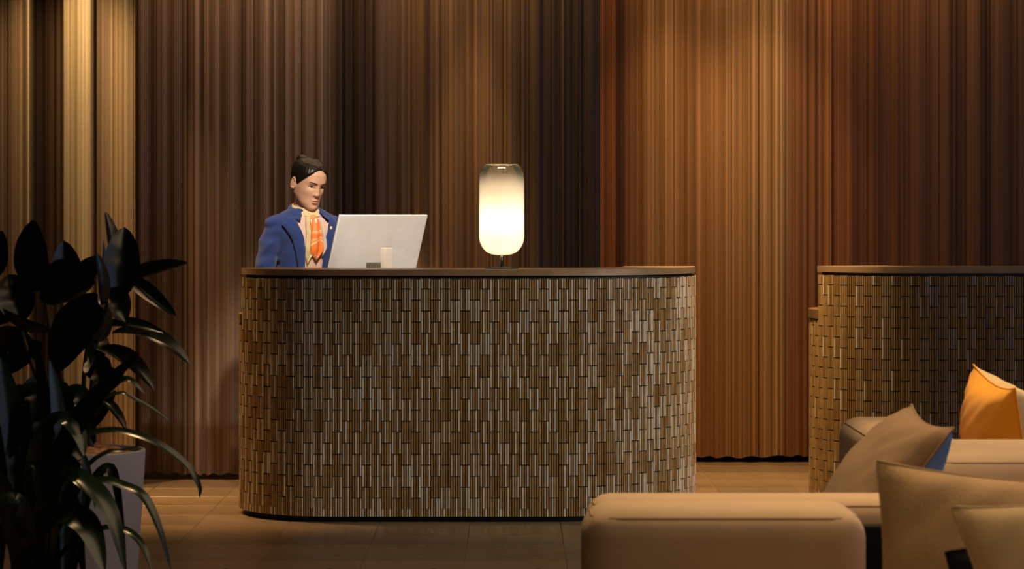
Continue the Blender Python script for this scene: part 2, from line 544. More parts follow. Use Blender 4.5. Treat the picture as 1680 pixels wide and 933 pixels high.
def curtain(name, px0, px1, d, seed, tints, label, folds=(0.05, 0.13), amp=0.035, profile=None, ztop=3.24, z0=0.025):
    """pleated curtain of fine hanging chains. tints: list of (px, (r,g,b)) along the width, linear, with lit and dark bands painted in"""
    rnd = random.Random(seed)
    x0 = (px0 - 840) / F * d; x1 = (px1 - 840) / F * d
    step = 0.0022
    n = int((x1 - x0) / step)
    # irregular pleats
    knots = [x0 - 0.1]
    while knots[-1] < x1 + 0.2: knots.append(knots[-1] + rnd.uniform(*folds))
    amps = [rnd.uniform(0.45, 1.0) * amp for _ in knots]
    strand = {}
    cols = []
    zs = [z0, 0.08, 0.5, 1.2, 2.0, 2.8, ztop]
    vs_ = []
    ki = 0
    ph = [rnd.uniform(-0.006, 0.006) for _ in zs]
    base = []
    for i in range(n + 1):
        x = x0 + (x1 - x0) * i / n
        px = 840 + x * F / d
        # tint, painted bands of light and shade included
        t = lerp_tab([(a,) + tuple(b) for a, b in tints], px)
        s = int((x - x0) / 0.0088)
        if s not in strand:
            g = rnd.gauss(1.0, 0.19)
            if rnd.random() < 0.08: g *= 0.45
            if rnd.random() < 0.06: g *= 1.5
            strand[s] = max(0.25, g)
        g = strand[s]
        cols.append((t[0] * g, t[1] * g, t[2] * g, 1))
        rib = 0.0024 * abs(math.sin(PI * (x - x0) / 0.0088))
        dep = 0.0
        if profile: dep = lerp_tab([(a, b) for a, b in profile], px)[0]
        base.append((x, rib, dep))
    for j, z in enumerate(zs):
        for i, (x, rib, dep) in enumerate(base):
            xx = x + ph[j]
            k = 0
            # locate fold
            import bisect
            k = bisect.bisect_right(knots, xx) - 1
            k = min(max(k, 0), len(knots) - 2)
            u = (xx - knots[k]) / (knots[k + 1] - knots[k])
            y = amps[k] * (0.5 - 0.5 * math.cos(2 * PI * u))
            zz = z
            if j == 0: zz = z + 0.012 * (0.5 - 0.5 * math.cos(2 * PI * u)) + 0.004 * math.sin(xx * 9)
            vs_.append((x, d - y - rib + dep, zz))
    fs = grid_faces(n + 1, len(zs))
    o = obj(name, vs_, fs, M['chain'], smooth=True)
    at = o.data.color_attributes.new('strand_tint_shading', 'FLOAT_COLOR', 'POINT')
    flat = []
    for _ in zs:
        for c in cols: flat += c
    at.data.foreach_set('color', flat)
    tag(o, label, 'curtain', 'hanging chain curtains')
    return o


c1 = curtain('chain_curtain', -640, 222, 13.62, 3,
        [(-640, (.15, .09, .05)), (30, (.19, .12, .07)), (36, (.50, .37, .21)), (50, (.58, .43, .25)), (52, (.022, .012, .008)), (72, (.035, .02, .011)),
         (103, (.09, .05, .026)), (106, (.58, .44, .26)), (151, (.80, .63, .38)), (153, (.28, .19, .11)), (185, (.42, .29, .16)), (222, (.54, .38, .21))],  # bright and dark stripes put the light on the folds into the colour
        'gold chain curtain with painted bands of light behind the plants, leftmost', folds=(0.06, 0.12), amp=0.02,
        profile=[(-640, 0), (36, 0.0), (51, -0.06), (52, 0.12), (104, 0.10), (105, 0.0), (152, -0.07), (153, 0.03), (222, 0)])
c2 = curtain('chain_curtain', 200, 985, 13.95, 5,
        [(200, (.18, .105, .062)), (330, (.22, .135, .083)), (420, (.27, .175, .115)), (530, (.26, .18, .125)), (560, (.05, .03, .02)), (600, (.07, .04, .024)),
         (640, (.20, .13, .085)), (680, (.24, .135, .062)), (770, (.24, .14, .065)), (860, (.22, .13, .06)), (890, (.09, .055, .032)), (985, (.08, .05, .03))],  # dark fold shade and the warm lit middle are painted into these tints
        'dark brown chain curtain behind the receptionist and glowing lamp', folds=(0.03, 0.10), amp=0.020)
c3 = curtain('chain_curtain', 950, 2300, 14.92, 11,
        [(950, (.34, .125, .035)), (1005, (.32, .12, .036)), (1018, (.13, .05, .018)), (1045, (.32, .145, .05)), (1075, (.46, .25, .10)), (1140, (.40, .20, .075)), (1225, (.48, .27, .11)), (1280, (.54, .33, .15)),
         (1300, (.36, .17, .07)), (1400, (.34, .14, .05)), (1500, (.27, .125, .06)), (1680, (.20, .105, .06)), (1800, (.18, .10, .06))],  # brightly lit gold stretch and dimmer right end painted into the tints
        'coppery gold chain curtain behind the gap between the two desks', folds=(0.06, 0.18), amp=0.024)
for c, (a, b, d) in ((c1, (-640, 222, 13.62)), (c2, (200, 985, 13.95)), (c3, (950, 2300, 14.92))):
    boxo('curtain_rail', (a - 840) / F * d, (b - 840) / F * d, d - 0.045, d + 0.015, 3.235, 3.30, M['rail'], c)


# ---------------------------------------------------------------- reception desks
RL, RR = 0.46, 0.717
XA, XB = -0.786, 0.138            # ends of the flat front


def path_pt(s):
    """front outline of a desk in plan; s=0 at the left tangent point; negative carries the arc on round the back.
    returns point, outward normal"""
    la = RL * PI / 2; lf = XB - XA; ra = RR * PI / 2
    if s < la:
        a = s / RL
        n = Vector((-math.cos(a), -math.sin(a), 0))
        return Vector((XA, RL, 0)) + n * RL, n
    if s < la + lf:
        return Vector((XA + s - la, 0, 0)), Vector((0, -1, 0))
    if s < la + lf + ra:
        a = (s - la - lf) / RR
        n = Vector((math.sin(a), -math.cos(a), 0))
        return Vector((XB, RR, 0)) + n * RR, n
    return Vector((XB + RR, RR + s - la - lf - ra, 0)), Vector((1, 0, 0))


S_END = RL * PI / 2 + (XB - XA) + RR * PI / 2
S0, S1 = -0.16, S_END + 0.06      # run of the tiled body
S_SH = RL * R(17.5)               # where the tall front screen begins
PITCH, ROW = 0.0436, 0.0975
Z_BOT, Z_TOP, Z_LOW = 0.027, 1.083, 0.868
Z_CNT = 1.122


def tile_variants(seed, pale, brown):
    rnd = random.Random(seed)
    out = []
    for q in range(16):
        v = []; f = []; fm = []
        w = PITCH / 4
        for k in range(4):
            xc = -PITCH / 2 + w * (k + 0.5)
            hw = w / 2 - 0.0019; ch = 0.0012; dep = 0.0075 + rnd.uniform(-0.0006, 0.0006)
            tl = rnd.uniform(-0.00045, 0.00045)
            prof = [(-hw, 0.0), (-hw, dep - ch + tl), (-hw + ch, dep + tl), (hw - ch, dep - tl), (hw, dep - ch - tl), (hw, 0.0)]
            h = ROW - 0.0052
            o_ = len(v)
            for z in (0, h):
                for (x, y) in prof: v.append((xc + x, -y, z))
            np_ = len(prof)
            for i in range(np_ - 1): f.append((o_ + i, o_ + i + np_, o_ + i + 1 + np_, o_ + i + 1))
            f.append(tuple(o_ + i for i in range(np_))); f.append(tuple(o_ + np_ + i for i in range(np_ - 1, -1, -1)))
            r = rnd.random()
            mi = 2 if r < pale else (1 if r < pale + brown else 0)
            fm += [mi] * (np_ + 1)
        me = bpy.data.meshes.new('tile')
        me.from_pydata(v, [], f)
        for q_ in ('tile_tan', 'tile_brown', 'tile_pale'): me.materials.append(M[q_])
        me.polygons.foreach_set('material_index', fm)
        bm_ = bmesh.new(); bm_.from_mesh(me); bmesh.ops.recalc_face_normals(bm_, faces=bm_.faces); bm_.to_mesh(me); bm_.free()
        me.update(); out.append(me)
    return out


def wall_strip(name, sa, sb, off_out, off_in, z0, z1, m, parent, n=90, smooth=False):
    """solid strip following the desk outline between two offsets (positive = outward)"""
    v = []; f = []
    for i in range(n + 1):
        s = sa + (sb - sa) * i / n
        p, nn = path_pt(s)
        a = p + nn * off_out; b = p + nn * off_in
        for q, z in ((a, z0), (a, z1), (b, z1), (b, z0)): v.append((q.x, q.y, z))
    for i in range(n):
        for k in range(4):
            a = i * 4 + k; b = i * 4 + (k + 1) % 4
            f.append((a, a + 4, b + 4, b))
    f.append((0, 1, 2, 3)); f.append((n * 4 + 3, n * 4 + 2, n * 4 + 1, n * 4))
    bm = bmesh.new(); bv = [bm.verts.new(q) for q in v]
    for q in f: bm.faces.new([bv[i] for i in q])
    return obj_bm(name, bm, m, parent)


def slab(name, outline, z0, z1, m, parent):
    bm = bmesh.new()
    lo = [bm.verts.new((p[0], p[1], z0)) for p in outline]; hi = [bm.verts.new((p[0], p[1], z1)) for p in outline]
    n = len(outline)
    bm.faces.new(lo[::-1]); bm.faces.new(hi)
    for i in range(n): bm.faces.new((lo[i], lo[(i + 1) % n], hi[(i + 1) % n], hi[i]))
    return obj_bm(name, bm, m, parent)


def make_desk(loc, label, seed, pale, brown, vis):
    root = empty('reception_desk', loc)
    tag(root, label, 'desk', 'curved mosaic reception desks')
    # backing that carries the tiles: tall screen and low body
    wall_strip('tile_backing', S0, S1, -0.0005, -0.045, Z_BOT, Z_LOW, M['grout_dark'], root)
    wall_strip('screen_backing', S_SH, S1, -0.0005, -0.05, Z_LOW, Z_TOP, M['grout_dark'], root)
    wall_strip('plinth', S0 + 0.02, S1 - 0.02, -0.035, -0.09, 0.0, Z_BOT, M['plinth'], root)
    # shadow gap and transaction top
    wall_strip('shadow_gap', S_SH + 0.01, S1, -0.012, -0.06, Z_TOP, Z_CNT - 0.028, M['plinth'], root)
    ct = wall_strip('counter_top', S_SH - 0.012, S1, 0.004, -0.33, Z_CNT - 0.028, Z_CNT, M['counter'], root)
    # lower staff worktop
    out = []
    n = 60
    for i in range(n + 1):
        s = S_SH + (S1 - S_SH) * i / n
        p, nn = path_pt(s); q = p - nn * 0.052; out.append((q.x, q.y))
    out += [(XB + RR - 0.03, 0.82), (XB + RR - 0.16, 0.87), (XA - RL + 0.20, 0.87), (XA - RL + 0.10, 0.80)]
    for i in range(7):
        s = -0.22 + (S_SH - 0.004 + 0.22) * i / 6
        p, nn = path_pt(s); q = p + nn * 0.012; out.append((q.x, q.y))
    slab('worktop', out, Z_LOW + 0.004, Z_LOW + 0.046, M['worktop'], root)
    # rear staff panel
    boxo('rear_panel', XA - RL + 0.16, XB + RR - 0.10, 0.74, 0.77, 0.02, Z_LOW + 0.004, M['worktop'], root)
    # tiles: blocks of four finger tiles, half-bonded from column to column
    vars_ = tile_variants(seed, pale, brown)
    rnd = random.Random(seed + 1)
    blocks = []
    ncol = int((S1 - S0) / PITCH)
    for c in range(ncol):
        s = S0 + (c + 0.5) * PITCH
        p, nn = path_pt(s)
        top = Z_TOP if s > S_SH + 0.012 else Z_LOW
        z = 1.0376 if c % 2 else 0.9889
        while z + ROW < Z_TOP + 0.09: z += ROW
        while z > Z_BOT - ROW:
            a = max(z, Z_BOT); b = min(z + ROW, top)
            z -= ROW
            if b - a < 0.012: continue
            # apparent size towards the room
            w = Vector(loc) + p
            view = (Vector((0, 0, 0)) - Vector((w.x, w.y, 0))).normalized()
            px = 840 + w.x / w.y * F; py = HOR + (EYE - (a + b) / 2) / w.y * F
            sc = nn.dot(view) * (b - a) / ROW
            if not vis(px, py): sc = -1
            blocks.append((sc, c, p, nn, a, b))
    blocks.sort(key=lambda q: -q[0])
    sv = []; sf = []; sm = []
    for k, (sc, c, p, nn, a, b) in enumerate(blocks):
        me = rnd.choice(vars_)
        ang = math.atan2(nn.y, nn.x) + PI / 2 + rnd.uniform(-0.012, 0.012)
        mtx = Matrix.Translation((p.x, p.y, a)) @ Matrix.Rotation(ang, 4, 'Z') @ Matrix.Diagonal((1, 1, (b - a) / ROW, 1))
        if k < 300 and sc > 0:
            o = bpy.data.objects.new('tile', me); C.objects.link(o); o.parent = root
            o.matrix_basis = mtx
        else:
            o_ = len(sv); sv += [mtx @ q.co for q in me.vertices]
            for pl in me.polygons: sf.append([i + o_ for i in pl.vertices]); sm.append(pl.material_index)
    o = obj('tile_cladding', sv, sf, None, root, mats=[M['tile_tan'], M['tile_brown'], M['tile_pale']], fm=sm)
    tag(o, kind='stuff')
    return root


DESK = Vector((0, 12.0, 0))
make_desk(DESK, 'curved reception desk clad in glossy tan finger tiles with lamp and monitor', 21, 0.36, 0.28,
          lambda px, py: 380 < px < 1150 and not (px > 950 and py > 810))
D2X = (1331 - 840) / F * 12.96 + 1.246
make_desk(Vector((D2X, 12.5, 0)), 'dim curved tiled desk at right, behind the sofa cushions', 33, 0.02, 0.45,
          lambda px, py: 1320 < px < 1690 and py < 690 + max(0, (1400 - px)))

# ---------------------------------------------------------------- table lamp
lp = empty('table_lamp', P(823, 439, 12.17)); lp.location.z = Z_CNT
tag(lp, 'glowing opal glass capsule lamp on the counter of the tiled desk', 'lamp')
SC = 12.17 / F
v, f = lathe([(0.0, 0), (0.0775, 0), (0.078, 0.003), (0.076, 0.006), (0.012, 0.009), (0.008, 0.012), (0.0, 0.012)], 48)
obj('base', v, f, M['dark_metal'], lp, smooth=True)
v, f = lathe([(0.0, 0.01), (0.006, 0.01), (0.006, 0.085), (0.0, 0.085)], 16)
obj('stem', v, f, M['chrome'], lp, smooth=True)


def opal():
    m, nt, b = new_mat('opal_glass')
    nt.nodes.remove(b)
    out = nt.nodes['Material Output']
    tc = N(nt, 'ShaderNodeTexCoord'); sx = N(nt, 'ShaderNodeSeparateXYZ'); nt.links.new(tc.outputs['Object'], sx.inputs[0])
    tr = N(nt, 'ShaderNodeBsdfTranslucent'); tr.inputs['Color'].default_value = (0.95, 0.88, 0.76, 1)
    df = N(nt, 'ShaderNodeBsdfDiffuse'); df.inputs['Color'].default_value = (0.85, 0.80, 0.70, 1)
    m1 = N(nt, 'ShaderNodeMixShader'); m1.inputs[0].default_value = 0.35
    nt.links.new(tr.outputs[0], m1.inputs[1]); nt.links.new(df.outputs[0], m1.inputs[2])
    tp = N(nt, 'ShaderNodeBsdfTransparent'); tp.inputs['Color'].default_value = (0.88, 0.80, 0.68, 1)
    mr = N(nt, 'ShaderNodeMapRange', interpolation_type='SMOOTHSTEP')
    mr.inputs['From Min'].default_value = 0.355; mr.inputs['From Max'].default_value = 0.445
    mr.inputs['To Min'].default_value = 0.0; mr.inputs['To Max'].default_value = 0.92
    nt.links.new(sx.outputs['Z'], mr.inputs['Value'])
    m2 = N(nt, 'ShaderNodeMixShader'); nt.links.new(mr.outputs[0], m2.inputs[0])
    nt.links.new(m1.outputs[0], m2.inputs[1]); nt.links.new(tp.outputs[0], m2.inputs[2])
    gl = N(nt, 'ShaderNodeBsdfGlossy'); gl.inputs['Roughness'].default_value = 0.05
    fr = N(nt, 'ShaderNodeFresnel'); fr.inputs['IOR'].default_value = 1.45
    m3 = N(nt, 'ShaderNodeMixShader'); nt.links.new(fr.outputs[0], m3.inputs[0])
    nt.links.new(m2.outputs[0], m3.inputs[1]); nt.links.new(gl.outputs[0], m3.inputs[2])
    nt.links.new(m3.outputs[0], out.inputs['Surface'])
    return m


M['opal'] = opal()
prof = []
RB, ZB0, ZT0 = 0.1015, 0.060, 0.468
for k in range(13):                      # rounded bottom
    a = PI / 2 * k / 12
    prof.append((0.012 + (RB - 0.012) * math.sin(a) ** 0.85, ZB0 + 0.085 * (1 - math.cos(a))))
for k in range(1, 10): prof.append((RB, ZB0 + 0.085 + (0.385 - ZB0 - 0.085) * k / 9))
for k in range(1, 11):
    a = PI / 2 * k / 10
    prof.append((RB - 0.030 * (1 - math.cos(a)), 0.385 + (ZT0 - 0.385) * math.sin(a)))
prof += [(0.066, 0.466), (0.060, 0.462)]
v, f = lathe(prof, 64)
shade = obj('glass_shade', v, f, M['opal'], lp, smooth=True)
rim_v, rim_f = lathe([(0.0715 + 0.0022 * math.cos(2 * PI * k / 8), 0.468 + 0.0022 * math.sin(2 * PI * k / 8)) for k in range(9)], 64)
obj('rim', rim_v, rim_f, mat('glass_rim', (0.75, 0.66, 0.5), 0.15, metal=0.3), shade, smooth=True)
v, f = lathe([(0.0, 0.070), (0.022, 0.070), (0.022, 0.145), (0.014, 0.155), (0.0, 0.155)], 24)
obj('socket', v, f, M['chrome'], lp, smooth=True)
v, f = lathe([(0.0, 0.452), (0.024, 0.452), (0.026, 0.457), (0.022, 0.462), (0.0, 0.462)], 24)
obj('bulb_cap', v, f, M['chrome'], lp, smooth=True)
l = bpy.data.lights.new('lamp_bulb', 'POINT'); l.energy = 1.4; l.color = (1.0, 0.80, 0.54); l.shadow_soft_size = 0.035
lo = bpy.data.objects.new('lamp_bulb', l); C.objects.link(lo); lo.parent = lp; lo.location = (0, 0, 0.215)

# ---------------------------------------------------------------- monitor
MZ = Z_LOW + 0.046
mon = empty('desktop_monitor', (P(615, 440, 12.62).x, 12.62, MZ), 0)
tag(mon, 'slim silver desktop monitor seen from behind on the desk', 'monitor')
psi = R(45); tilt = R(18)
# panel axes: local X along the panel, Z up; back faces local -Y
mon.rotation_euler = (0, 0, psi)
W, H, T = 0.553, 0.395, 0.012
rotm = Matrix.Rotation(tilt, 4, 'X')
def panel(name, x0, x1, y0, y1, z0, z1, m, bev):
    o = boxo(name, x0, x1, y0, y1, z0, z1, m, mon, bev, 3)
    o.matrix_basis = Matrix.Translation((0.0, 0.0, 0.255)) @ rotm
    return o
panel('casing', -W / 2, W / 2, -T / 2, T / 2, -0.19, 0.205, M['alu'], 0.005)
panel('screen', -W / 2 + 0.006, W / 2 - 0.006, T / 2 - 0.001, T / 2 + 0.0015, -0.184, 0.199, M['screen'], 0.0005)
# L stand: neck plate behind the panel, hinge and foot
boxo('hinge', -0.060, 0.015, -0.075, -0.004, 0.195, 0.228, M['hinge'], mon, 0.004)
boxo('neck', -0.033, 0.018, -0.105, -0.075, 0.004, 0.297, M['alu_dark'], mon, 0.003)
boxo('foot', -0.06, 0.06, -0.087, 0.085, 0.0, 0.009, M['alu_dark'], mon, 0.003)


# ---------------------------------------------------------------- receptionist
def build_person():
    X, Y = (495 - 840) / F * 13.02, 13.02
    yaw = R(30)
    root = empty('person', (X, Y, 0), yaw)
    tag(root, 'person in blue blazer and orange scarf standing behind the desk, looking at monitor', 'person')
    # ---- head in its own frame, faces -Y
    tab = [(-0.113, .016, -.078, -.048), (-0.108, .026, -.087, -.030), (-0.098, .041, -.091, -.012), (-0.08, .053, -.091, .012), (-0.055, .0625, -.087, .045),
           (-0.02, .069, -.086, .072), (.01, .071, -.086, .088), (.04, .073, -.088, .095), (.065, .071, -.082, .094), (.085, .062, -.069, .084),
           (.102, .046, -.046, .063), (.113, .026, -.020, .034), (.118, .004, .004, .012)]

    def bumps(x, z):
        g = lambda cx, cz, sx, sz: math.exp(-((x - cx) / sx) ** 2 - ((z - cz) / sz) ** 2)
        d = 0.0
        # nose ridge growing to the tip
        if -0.05 < z < 0.04:
            t = min(max((0.024 - z) / 0.052, 0), 1)
            fall = 1.0 if z > -0.029 else math.exp(-((z + 0.029) / 0.0065) ** 2)
            d += (0.003 + 0.0140 * t ** 1.3) * math.exp(-(x / (0.0075 + 0.004 * t)) ** 2) * fall * (1 if z < 0.02 else max(0, (0.04 - z) / 0.02))
        for s in (-1, 1):
            d += 0.0065 * g(s * 0.0115, -0.031, 0.0065, 0.006)
            d += 0.0045 * g(s * 0.028, 0.027, 0.022, 0.009)
            d -= 0.0085 * g(s * 0.030, 0.006, 0.015, 0.010)
            d += 0.005 * g(s * 0.043, -0.022, 0.018, 0.018)
        d += 0.0055 * g(0, -0.0575, 0.017, 0.0045) + 0.0065 * g(0, -0.0685, 0.014, 0.0048)
        d -= 0.0035 * g(0, -0.063, 0.02, 0.0018)
        d -= 0.002 * g(0, -0.080, 0.016, 0.006)
        d += 0.005 * g(0, -0.096, 0.015, 0.010)
        return d

    def slice_pt(z, a, grow=0.0, feat=True):
        """a measured from the face (-Y), positive to +X"""
        hw, yf, yb = lerp_tab(tab, z)
        hw += grow; yf -= grow; yb += grow
        k_ = min(max((z + 0.06) / 0.08, 0), 1); k_ = 0.30 + 0.15 * k_ * k_ * (3 - 2 * k_); ym = yf * k_ + yb * (1 - k_)
        c, s = math.cos(a), math.sin(a)
        e = 2 / 2.25
        x = hw * math.copysign(abs(s) ** e, s)
        y = ym + ((yf - ym) if c > 0 else (yb - ym)) * abs(c) ** e
        if feat and c > 0: y -= bumps(x, z) * min(1, c * 2.2)
        return Vector((x, y, z))

    def face_y(x, z, off=0.001):
        hw = lerp_tab(tab, z)[0]
        lo_, hi_ = 0.0, PI / 2
        for _ in range(30):
            m_ = (lo_ + hi_) / 2
            if slice_pt(z, m_).x < abs(x): lo_ = m_
            else: hi_ = m_
        q = slice_pt(z, lo_ if x >= 0 else -lo_)
        return Vector((x, q.y - off, z))

    nz_, na = 90, 110
    hv = []
    for j in range(nz_ + 1):
        z = -0.113 + (0.118 + 0.113) * j / nz_
        for i in range(na): hv.append(slice_pt(z, 2 * PI * i / na))
    hf = grid_faces(na, nz_ + 1, True)
    hf.append(tuple(range(na - 1, -1, -1))); hf.append(tuple(nz_ * na + i for i in range(na)))
    ears = []
    for s in (-1, 1):
        er = Matrix.Rotation(s * R(-18), 3, 'Z') @ Matrix.Rotation(R(10), 3, 'X')
        ears.append(ellipsoid((s * 0.074, 0.012, -0.008), (0.007, 0.017, 0.030), er, 16, 12))
        rim = []
        for k in range(17):
            a = -2.2 + 4.9 * k / 16
            rim.append(Vector((s * 0.080, 0.013 - 0.015 * math.cos(a) * -1, -0.006 + 0.027 * math.sin(a))))
        ears.append(tube_pts(rim, 0.0042, 8))
    # head pose: turned and bowed towards the screen
    hm = Matrix.Translation((0.0, -0.075, 1.515)) @ Matrix.Rotation(R(8), 4, 'Z') @ Matrix.Rotation(R(20), 4, 'X') @ Matrix.Rotation(R(3), 4, 'Y')
    tr = lambda part: ([hm @ Vector(p) for p in part[0]], part[1])

    # ---- body pieces in the person's frame, facing -Y
    def loft(tab_, n=40, e=0.9):
        v = []
        for (z, cx, cy, rx, ry) in tab_:
            for i in range(n):
                a = 2 * PI * i / n; c, s = math.cos(a), math.sin(a)
                v.append(Vector((cx + rx * math.copysign(abs(c) ** e, c), cy + ry * math.copysign(abs(s) ** e, s), z)))
        f = grid_faces(n, len(tab_), True)
        f.append(tuple(range(n - 1, -1, -1))); f.append(tuple(len(v) - n + i for i in range(n)))
        return v, f
    torso = loft([(0.80, 0, .02, .14, .09), (0.90, 0, .02, .155, .105), (1.02, 0, 0, .118, .085), (1.12, 0, -.015, .122, .088), (1.22, 0, -.03, .135, .095),
                  (1.30, 0, -.035, .14, .085), (1.345, 0, -.035, .11, .065), (1.375, 0, -.035, .062, .055)])
    neck = tube_pts([Vector((0, -.030, 1.34)), Vector((0, -.036, 1.39)), Vector((.004, -.048, 1.43)), Vector((.008, -.055, 1.47))], [.062, .053, .050, .05], 24)
    pieces = [torso, neck, tr((hv, hf))] + [tr(e) for e in ears]
    arm = {}
    for s in (-1, 1):
        arm[s] = catmull([(s * .150, -.03, 1.315), (s * .185, -.02, 1.20), (s * .198, -.03, 1.075), (s * .17, -.15, 1.00), (s * .115, -.27, .965)], 5)
        n_ = len(arm[s])
        pieces.append(tube_pts(arm[s], [.045 - .021 * k / (n_ - 1) for k in range(n_)], 16))
        w = arm[s][-1]; dr = (arm[s][-1] - arm[s][-3]).normalized(); dr.z = -0.25; dr.normalize()
        side = Vector((0, 0, 1)).cross(dr).normalized()
        pc = w + dr * 0.045
        rm = Matrix((side, dr, side.cross(dr))).transposed()
        pieces.append(ellipsoid(pc, (.036, .050, .014), rm, 20, 12))
        for q, (ox, ln) in enumerate(((-.027, .060), (-.009, .072), (.010, .068), (.028, .052))):
            b0 = pc + dr * .035 + side * ox
            ax = (dr + side * ox * 5).normalized()
            pieces.append(tube_pts([b0, b0 + ax * ln * .5 + Vector((0, 0, .006)), b0 + ax * ln * .8 + Vector((0, 0, -.002)), b0 + ax * ln + Vector((0, 0, -.012))],
                                   [.0085, .008, .0075, .006], 10))
        tb = pc - dr * .02 + side * (-s) * .028
        # thumb leaves the inner side of the palm
        ins = side if (side.x * -s) > 0 else -side
        tb = pc - dr * .018 + ins * .028
        pieces.append(tube_pts([tb, tb + ins * .022 + dr * .022, tb + ins * .026 + dr * .050], [.011, .0095, .007], 10))
    for s in (-1, 1):
        leg = [(s * .082, .02, .84), (s * .085, .01, .66), (s * .083, .0, .48), (s * .083, .02, .30), (s * .083, .03, .09)]
        pieces.append(tube_pts(leg, [.085, .075, .055, .052, .036], 18))
        pieces.append(ellipsoid((s * .085, -.03, .035), (.042, .115, .035), None, 18, 10))
    bv_, bf_ = merge(*pieces)
    body = remeshed('body', bv_, bf_, M['skin'], root, 0.0036, 2, 0.35)

    # ---- face details
    def flat_patch(name, rows, m, parent):
        nn = len(rows[0]); v = [p for r_ in rows for p in r_]
        o = obj(name, [hm @ p for p in v], grid_faces(nn, len(rows)), m, parent, smooth=True)
        md = o.modifiers.new('t', 'SOLIDIFY'); md.thickness = 0.0012; md.offset = 0
        return o
    rows = []
    for j in range(9):
        t = j / 8
        row = []
        for i in range(17):
            u = -1 + 2 * i / 16
            x = u * 0.0215
            top = -0.0630 + 0.0085 * (1 - abs(u) ** 1.6) * (1 - 0.18 * math.exp(-(u / 0.16) ** 2))
            bot = -0.0630 - 0.0100 * (1 - abs(u) ** 2.0)
            z = bot + (top - bot) * t
            row.append(face_y(x, z, 0.0011))
        rows.append(row)
    flat_patch('lips', rows, M['lip'], root)
    for s in (-1, 1):
        # brow
        rows = []
        for j in range(3):
            row = []
            for i in range(13):
                u = i / 12
                x = s * (0.012 + 0.036 * u)
                z = 0.0245 + 0.0055 * math.sin(u * 2.3) - 0.001 * u + (j - 1) * 0.0019 * (1 - 0.6 * u)
                row.append(face_y(x, z, 0.0016))
            rows.append(row)
        flat_patch('eyebrow', rows, M['brow'], root)
        # eye: almond of white, dark iris, lash line
        ec = Vector((s * 0.0305, 0, 0.0045))
        def eye_curve(u, up):
            w = 0.0145
            return (0.0030 if up else -0.0028) * (1 - abs(u) ** 2.0) + 0.0015 * u * s * s
        rows = []
        for j in range(6):
            row = []
            for i in range(13):
                u = -1 + 2 * i / 12
                zt, zb = ec.z + eye_curve(u, True), ec.z + eye_curve(u, False)
                row.append(face_y(ec.x + s * u * 0.0140, zb + (zt - zb) * j / 5, 0.0014))
            rows.append(row)
        eye = flat_patch('eye', rows, M['eye_white'], root)
        rows = []
        for j in range(5):
            row = []
            for i in range(9):
                u = -1 + 2 * i / 8
                hh = math.sqrt(max(0, 1 - u * u)) * 0.0034
                row.append(face_y(ec.x + u * 0.0054, ec.z - 0.0002 - hh + 2 * hh * j / 4, 0.0024))
            rows.append(row)
        flat_patch('iris', rows, M['iris'], eye)
        rows = []
        for j in range(2):
            row = []
            for i in range(13):
                u = -1 + 2 * i / 12
                row.append(face_y(ec.x + s * u * 0.0160, ec.z + eye_curve(u, True) + 0.0002 + j * 0.0014, 0.0026))
            rows.append(row)
        flat_patch('eyelash', rows, M['brow'], eye)
    # ---- hair: slicked back cap with bun
    def hairline(a):
        d = abs(math.degrees(a))
        return lerp_tab([(0, .087), (10, .085), (25, .074), (42, .054), (56, .034), (70, .012), (80, -.006), (88, -.010), (98, .018), (106, .000), (115, -.045), (140, -.066), (180, -.070)], d)[0]
    na2, nt2 = 120, 34
    v = []
    for j in range(nt2 + 1):
        for i in range(na2):
            a = -PI + 2 * PI * i / na2
            zl = hairline(a)
            t = j / nt2
            z = zl + (0.1178 - zl) * (1 - (1 - t) ** 1.6)
            g = 0.0075 * min(1, t * 6 + 0.15) + 0.0009 * math.sin(a * 34 + z * 60)
            if abs(a) < 0.5: g -= 0.002 * math.exp(-((a - 0.16) / 0.06) ** 2)
            p = slice_pt(z, a, g, False); p.z += g * (0.6 * t)
            v.append(hm @ p)
    f = grid_faces(na2, nt2 + 1, True); f.append(tuple(nt2 * na2 + i for i in range(na2)))
    hair = obj('hair', v, f, M['hair'], root, smooth=True)
    md = hair.modifiers.new('t', 'SOLIDIFY'); md.thickness = 0.006; md.offset = -1
    bv2, bf2 = ellipsoid((0, 0, 0), (.034, .030, .027), None, 32, 20)
    rot = hm.to_3x3()
    bun_c = hm @ Vector((-0.004, 0.084, 0.088))
    pts = []
    for p in bv2:
        a = math.atan2(p.y, p.x); r_ = 1 + 0.05 * math.sin(3 * a + p.z * 160)
        pts.append(bun_c + rot @ Vector((p.x * r_, p.y * r_, p.z)))
    bun = obj('bun', pts, bf2, M['hair'], hair, smooth=True)
    v, f = lathe([(0.021 + 0.005 * math.cos(2 * PI * k / 8), 0.005 * math.sin(2 * PI * k / 8)) for k in range(9)], 24)
    tie = obj('hair_tie', [bun_c + rot @ (Matrix.Rotation(R(-40), 3, 'X') @ Vector(p) + Vector((0, -0.012, -0.014))) for p in v], f, M['hair_tie'], hair, smooth=True)

    # ---- jacket: one closed garment volume with sleeves
    JT = [(0.78, 0, .02, .185, .125), (0.88, 0, .02, .178, .128), (1.00, 0, .0, .132, .108), (1.10, 0, -.012, .130, .108), (1.20, 0, -.028, .140, .113),
          (1.28, 0, -.035, .158, .105), (1.33, 0, -.035, .172, .088), (1.358, 0, -.033, .150, .076), (1.382, 0, -.032, .108, .068), (1.396, 0, -.032, .070, .062)]
    jp = [loft(JT)]
